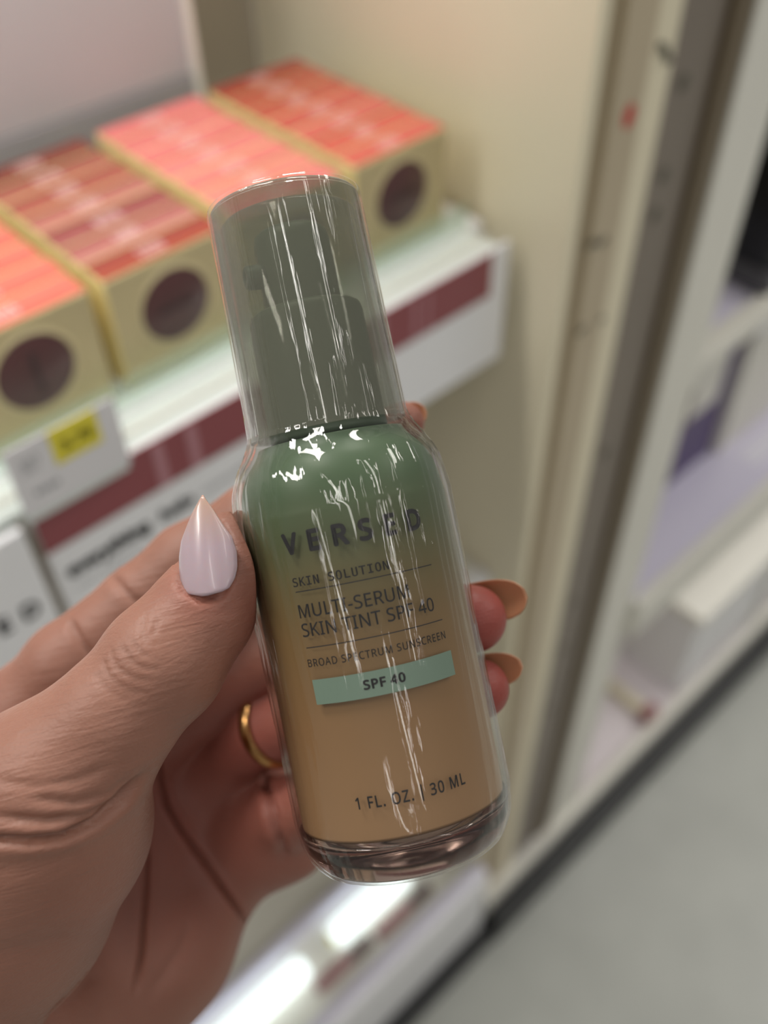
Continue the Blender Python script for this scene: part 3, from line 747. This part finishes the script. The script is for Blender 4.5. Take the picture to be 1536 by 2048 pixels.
for line, dep, wid, d0, d1 in CREASES:
    m = (facing > 0.05) & (HV[:, 2] > d0 * 1000) & (HV[:, 2] < d1 * 1000)
    d, u = poly_dist(PX[m], line)
    dm = d * HV[m, 2] / F_PX
    env = np.clip(np.minimum(u, 1 - u) * 6 + 0.15, 0, 1)
    disp[m] += env * dep * (-np.exp(-(dm / wid) ** 2) + 0.14 * np.exp(-((dm - 2.6 * wid) / (1.3 * wid)) ** 2))
# flesh pressed flat where it meets the bottle
blocal = (HV / 1000.0 - bc_cam)
upc = np.array([-ux, -uy, 0.0])
bz = blocal @ upc; rad = np.linalg.norm(blocal - bz[:, None] * upc, axis=1)
HV = HV + GN * np.clip(disp, -2.2, 0.6)[:, None]
blocal = (HV / 1000.0 - bc_cam); bz = blocal @ upc
perp = blocal - bz[:, None] * upc; rad = np.linalg.norm(perp, axis=1)
lim = 0.0178
press = (rad < lim) & (bz > -0.004) & (bz < 0.060)
HV[press] += (perp[press] / rad[press][:, None]) * (lim - rad[press])[:, None] * 1000.0
HW = CAM + (HV / 1000.0) @ MW.T
wrist_w = w(cpt(60, 2050, .2))
me = bpy.data.meshes.new('hand'); me.from_pydata((HW - wrist_w).tolist(), [], HF.tolist()); me.update()
blush = np.zeros(len(HV))
for (x, y, d, r, s) in ((945, 1238, 166, 13, 1.0), (958, 1378, 165, 12, 1.0), (505, 1180, 150, 9, 0.55), (480, 1290, 150, 9, 0.4), (360, 1600, 210, 34, 0.55), (560, 1450, 200, 16, 0.5), (806, 846, 178, 9, 0.3), (200, 1720, 150, 12, 0.25), (400, 1195, 140, 4, 0.5)):
    q = cpt(x, y, d / 1000.0) * 1000.0
    blush += s * np.exp(-(((HV - q) ** 2).sum(1)) / r ** 2)
at_ = me.attributes.new('blush', 'FLOAT', 'POINT'); at_.data.foreach_set('value', np.clip(blush, 0, 1).astype(np.float32))

sk, N_, L_, b_ = new_mat('skin')
b_.inputs['Roughness'].default_value = 0.48; b_.inputs['Specular IOR Level'].default_value = 0.35
b_.inputs['Subsurface Weight'].default_value = 0.35; b_.inputs['Subsurface Radius'].default_value = (1.0, 0.45, 0.32); b_.inputs['Subsurface Scale'].default_value = 0.0020
tc = N_.new('ShaderNodeTexCoord')
n1 = N_.new('ShaderNodeTexNoise'); n1.inputs['Scale'].default_value = 90; n1.inputs['Detail'].default_value = 5
n2 = N_.new('ShaderNodeTexNoise'); n2.inputs['Scale'].default_value = 650; n2.inputs['Detail'].default_value = 3
at = N_.new('ShaderNodeAttribute'); at.attribute_name = 'blush'
mx1 = N_.new('ShaderNodeMix'); mx1.data_type = 'RGBA'; mx1.inputs[6].default_value = (*lin((131, 90, 74)), 1); mx1.inputs[7].default_value = (*lin((144, 103, 87)), 1)  # skin tones darkened overall, standing in for shade from the holder's body
mx2 = N_.new('ShaderNodeMix'); mx2.data_type = 'RGBA'; mx2.inputs[7].default_value = (*lin((142, 70, 62)), 1)
L_.new(tc.outputs['Object'], n1.inputs['Vector']); L_.new(tc.outputs['Object'], n2.inputs['Vector'])
L_.new(n1.outputs['Fac'], mx1.inputs[0]); L_.new(mx1.outputs[2], mx2.inputs[6]); L_.new(at.outputs['Fac'], mx2.inputs[0]); L_.new(mx2.outputs[2], b_.inputs['Base Color'])
# fine skin lines running across the thumb and the heel of the hand
mq = N_.new('ShaderNodeMapping'); mq.vector_type = 'TEXTURE'
_r = Matrix([list(MW @ np.array([0.97, -0.24, 0.0])), list(MW @ np.array([0.24, 0.97, 0.0])), list(MW @ np.array([0.0, 0.0, 1.0]))]).transposed()
mq.inputs['Rotation'].default_value = _r.to_euler(); mq.inputs['Scale'].default_value = (1 / 130.0, 1 / 1150.0, 1 / 500.0)
n3 = N_.new('ShaderNodeTexNoise'); n3.inputs['Scale'].default_value = 1.0; n3.inputs['Detail'].default_value = 4; n3.inputs['Distortion'].default_value = 0.6
L_.new(tc.outputs['Object'], mq.inputs[0]); L_.new(mq.outputs[0], n3.inputs['Vector'])
b3 = N_.new('ShaderNodeBump'); b3.inputs['Strength'].default_value = 0.45; b3.inputs['Distance'].default_value = 0.0004
L_.new(n3.outputs['Fac'], b3.inputs['Height'])
vo = N_.new('ShaderNodeTexVoronoi'); vo.inputs['Scale'].default_value = 1900
ml = N_.new('ShaderNodeMath'); ml.operation = 'MULTIPLY_ADD'; ml.inputs[1].default_value = 0.35
bp = N_.new('ShaderNodeBump'); bp.inputs['Strength'].default_value = 0.35; bp.inputs['Distance'].default_value = 0.00025
L_.new(tc.outputs['Object'], vo.inputs['Vector']); L_.new(vo.outputs['Distance'], ml.inputs[0]); L_.new(n2.outputs['Fac'], ml.inputs[2]); L_.new(ml.outputs[0], bp.inputs['Height']); L_.new(b3.outputs['Normal'], bp.inputs['Normal']); L_.new(bp.outputs['Normal'], b_.inputs['Normal'])
hand = link('hand', me, sk, None, True); hand.location = wrist_w
tag(hand, "person's hand with long almond nails gripping the bottle between thumb and fingers", 'hand')

# fingernails
def nail(base, tip, normal, width, profile, curve, arch, material, label=None, thick=0.45):
    """base/tip in camera axes (m); profile: (along 0..1, half width 0..1)"""
    b, t = np.array(base), np.array(tip); ax = t - b; Ln = np.linalg.norm(ax); ax /= Ln
    nn = np.array(normal, float); nn -= ax * (nn @ ax); nn /= np.linalg.norm(nn); sd = np.cross(ax, nn)
    nu, nv = 17, 29
    pv = np.array(profile)
    top, bot = [], []
    for j in range(nv):
        s = j / (nv - 1); hw = np.interp(s, pv[:, 0], pv[:, 1]) * width / 2
        hw = max(hw, width * 0.004)
        for i in range(nu):
            q = -1 + 2 * i / (nu - 1)
            hgt = -curve * (q * hw) ** 2 / (width / 2) + arch * Ln * (1 - (2 * s - 1) ** 2)
            p = b + ax * Ln * s + sd * q * hw + nn * hgt
            edge = (1 - q ** 4) * math.sin(math.pi * min(1, max(0.02, s))) ** 0.25
            top.append(p + nn * thick * 0.001 * 0.5 * edge); bot.append(p - nn * thick * 0.001 * 0.5)
    V = top + bot; n = nu * nv; f = []
    for j in range(nv - 1):
        for i in range(nu - 1):
            a = j * nu + i
            f.append((a, a + 1, a + nu + 1, a + nu)); f.append((n + a, n + a + nu, n + a + nu + 1, n + a + 1))
    for i in range(nu - 1):
        f.append((i, n + i, n + i + 1, i + 1)); a = (nv - 1) * nu + i; f.append((a, a + 1, n + a + 1, n + a))
    for j in range(nv - 1):
        a = j * nu; f.append((a, a + nu, n + a + nu, n + a)); a = j * nu + nu - 1; f.append((a, n + a, n + a + nu, a + nu))
    me = pymesh('fingernail', [w(p) - wrist_w for p in V], f)
    bm = bmesh.new(); bm.from_mesh(me); bmesh.ops.recalc_face_normals(bm, faces=bm.faces[:]); bm.to_mesh(me); bm.free()
    o = link('fingernail', me, material, hand, True)
    if label: o['label'] = label
    return o
nm_, N_, L_, b_ = new_mat('milky_lilac_nail')
b_.inputs['Roughness'].default_value = 0.28; b_.inputs['Coat Weight'].default_value = 0.15; b_.inputs['Subsurface Weight'].default_value = 0.25; b_.inputs['Subsurface Scale'].default_value = 0.001
tc = N_.new('ShaderNodeTexCoord'); gx = N_.new('ShaderNodeVectorMath'); gx.operation = 'DOT_PRODUCT'
gx.inputs[1].default_value = tuple(MW @ np.array([0, -1.0, 0]))
mr = N_.new('ShaderNodeMapRange'); mx = N_.new('ShaderNodeMix'); mx.data_type = 'RGBA'
_t0 = (w(cpt(405, 1090, .141)) - wrist_w) @ (MW @ np.array([0, -1.0, 0])); _t1 = (w(cpt(405, 1005, .141)) - wrist_w) @ (MW @ np.array([0, -1.0, 0]))
mr.inputs['From Min'].default_value = _t0; mr.inputs['From Max'].default_value = _t1
mx.inputs[6].default_value = (*lin((166, 147, 154)), 1); mx.inputs[7].default_value = (*lin((170, 142, 128)), 1)
L_.new(tc.outputs['Object'], gx.inputs[0]); L_.new(gx.outputs['Value'], mr.inputs['Value']); L_.new(mr.outputs[0], mx.inputs[0]); L_.new(mx.outputs[2], b_.inputs['Base Color'])
ALMOND = [(0, .10), (.012, .33), (.035, .56), (.07, .76), (.16, .92), (.27, 1.0), (.42, 1.0), (.57, .88), (.70, .62), (.85, .34), (.95, .12), (1, .02)]
nail(cpt(408, 1192, .1366), cpt(405, 990, .1398), (-0.17, 0.02, -0.9), 0.0090, ALMOND, 0.44, 0.025, nm_, 'pale lilac pointed thumbnail')
nm2, N_, L_, b_ = new_mat('amber_nail_underside')
b_.inputs['Base Color'].default_value = (*lin((190, 138, 104)), 1); b_.inputs['Roughness'].default_value = 0.3
b_.inputs['Subsurface Weight'].default_value = 0.15; b_.inputs['Subsurface Scale'].default_value = 0.001
OVAL = [(0, .60), (.1, .85), (.3, 1.0), (.55, 1.0), (.74, .96), (.86, .82), (.94, .60), (1, .22)]
nail(cpt(905, 1212, .1735), cpt(1052, 1186, .1655), (0.25, -0.35, 0.9), 0.0082, OVAL, 0.35, 0.04, nm2, 'translucent amber nail of the middle finger')
nail(cpt(900, 1352, .1725), cpt(1043, 1326, .1650), (0.25, -0.35, 0.9), 0.0068, OVAL, 0.35, 0.04, nm2, 'translucent amber nail of the ring finger')
nail(cpt(760, 862, .1835), cpt(851, 818, .1790), (0.25, -0.25, 0.9), 0.0056, OVAL, 0.35, 0.04, nm2, 'amber nail of the index finger behind the cap')

# gold ring round the ring finger
rc_ = cpt(549, 1451, .2026); rd = cpt(650, 1420, .193) - cpt(545, 1452, .203); rd /= np.linalg.norm(rd)
rd_w = Vector(MW @ rd)
band = []
for k in range(12):
    a = 2 * math.pi * k / 12
    band.append((0.0083 + 0.0008 * math.cos(a), 0.0017 * math.sin(a)))
band.append(band[0])
ring = link('gold_ring', lathe_mesh('gold_ring', band, 72), mat('polished_gold', (178, 134, 84), 0.24, 0.03, 60.0, metal=1.0), None, True)
ring.rotation_mode = 'QUATERNION'; ring.rotation_quaternion = rd_w.to_track_quat('Z', 'Y'); ring.location = w(rc_)
tag(ring, 'plain polished gold ring worn on the finger behind the bottle', 'ring')
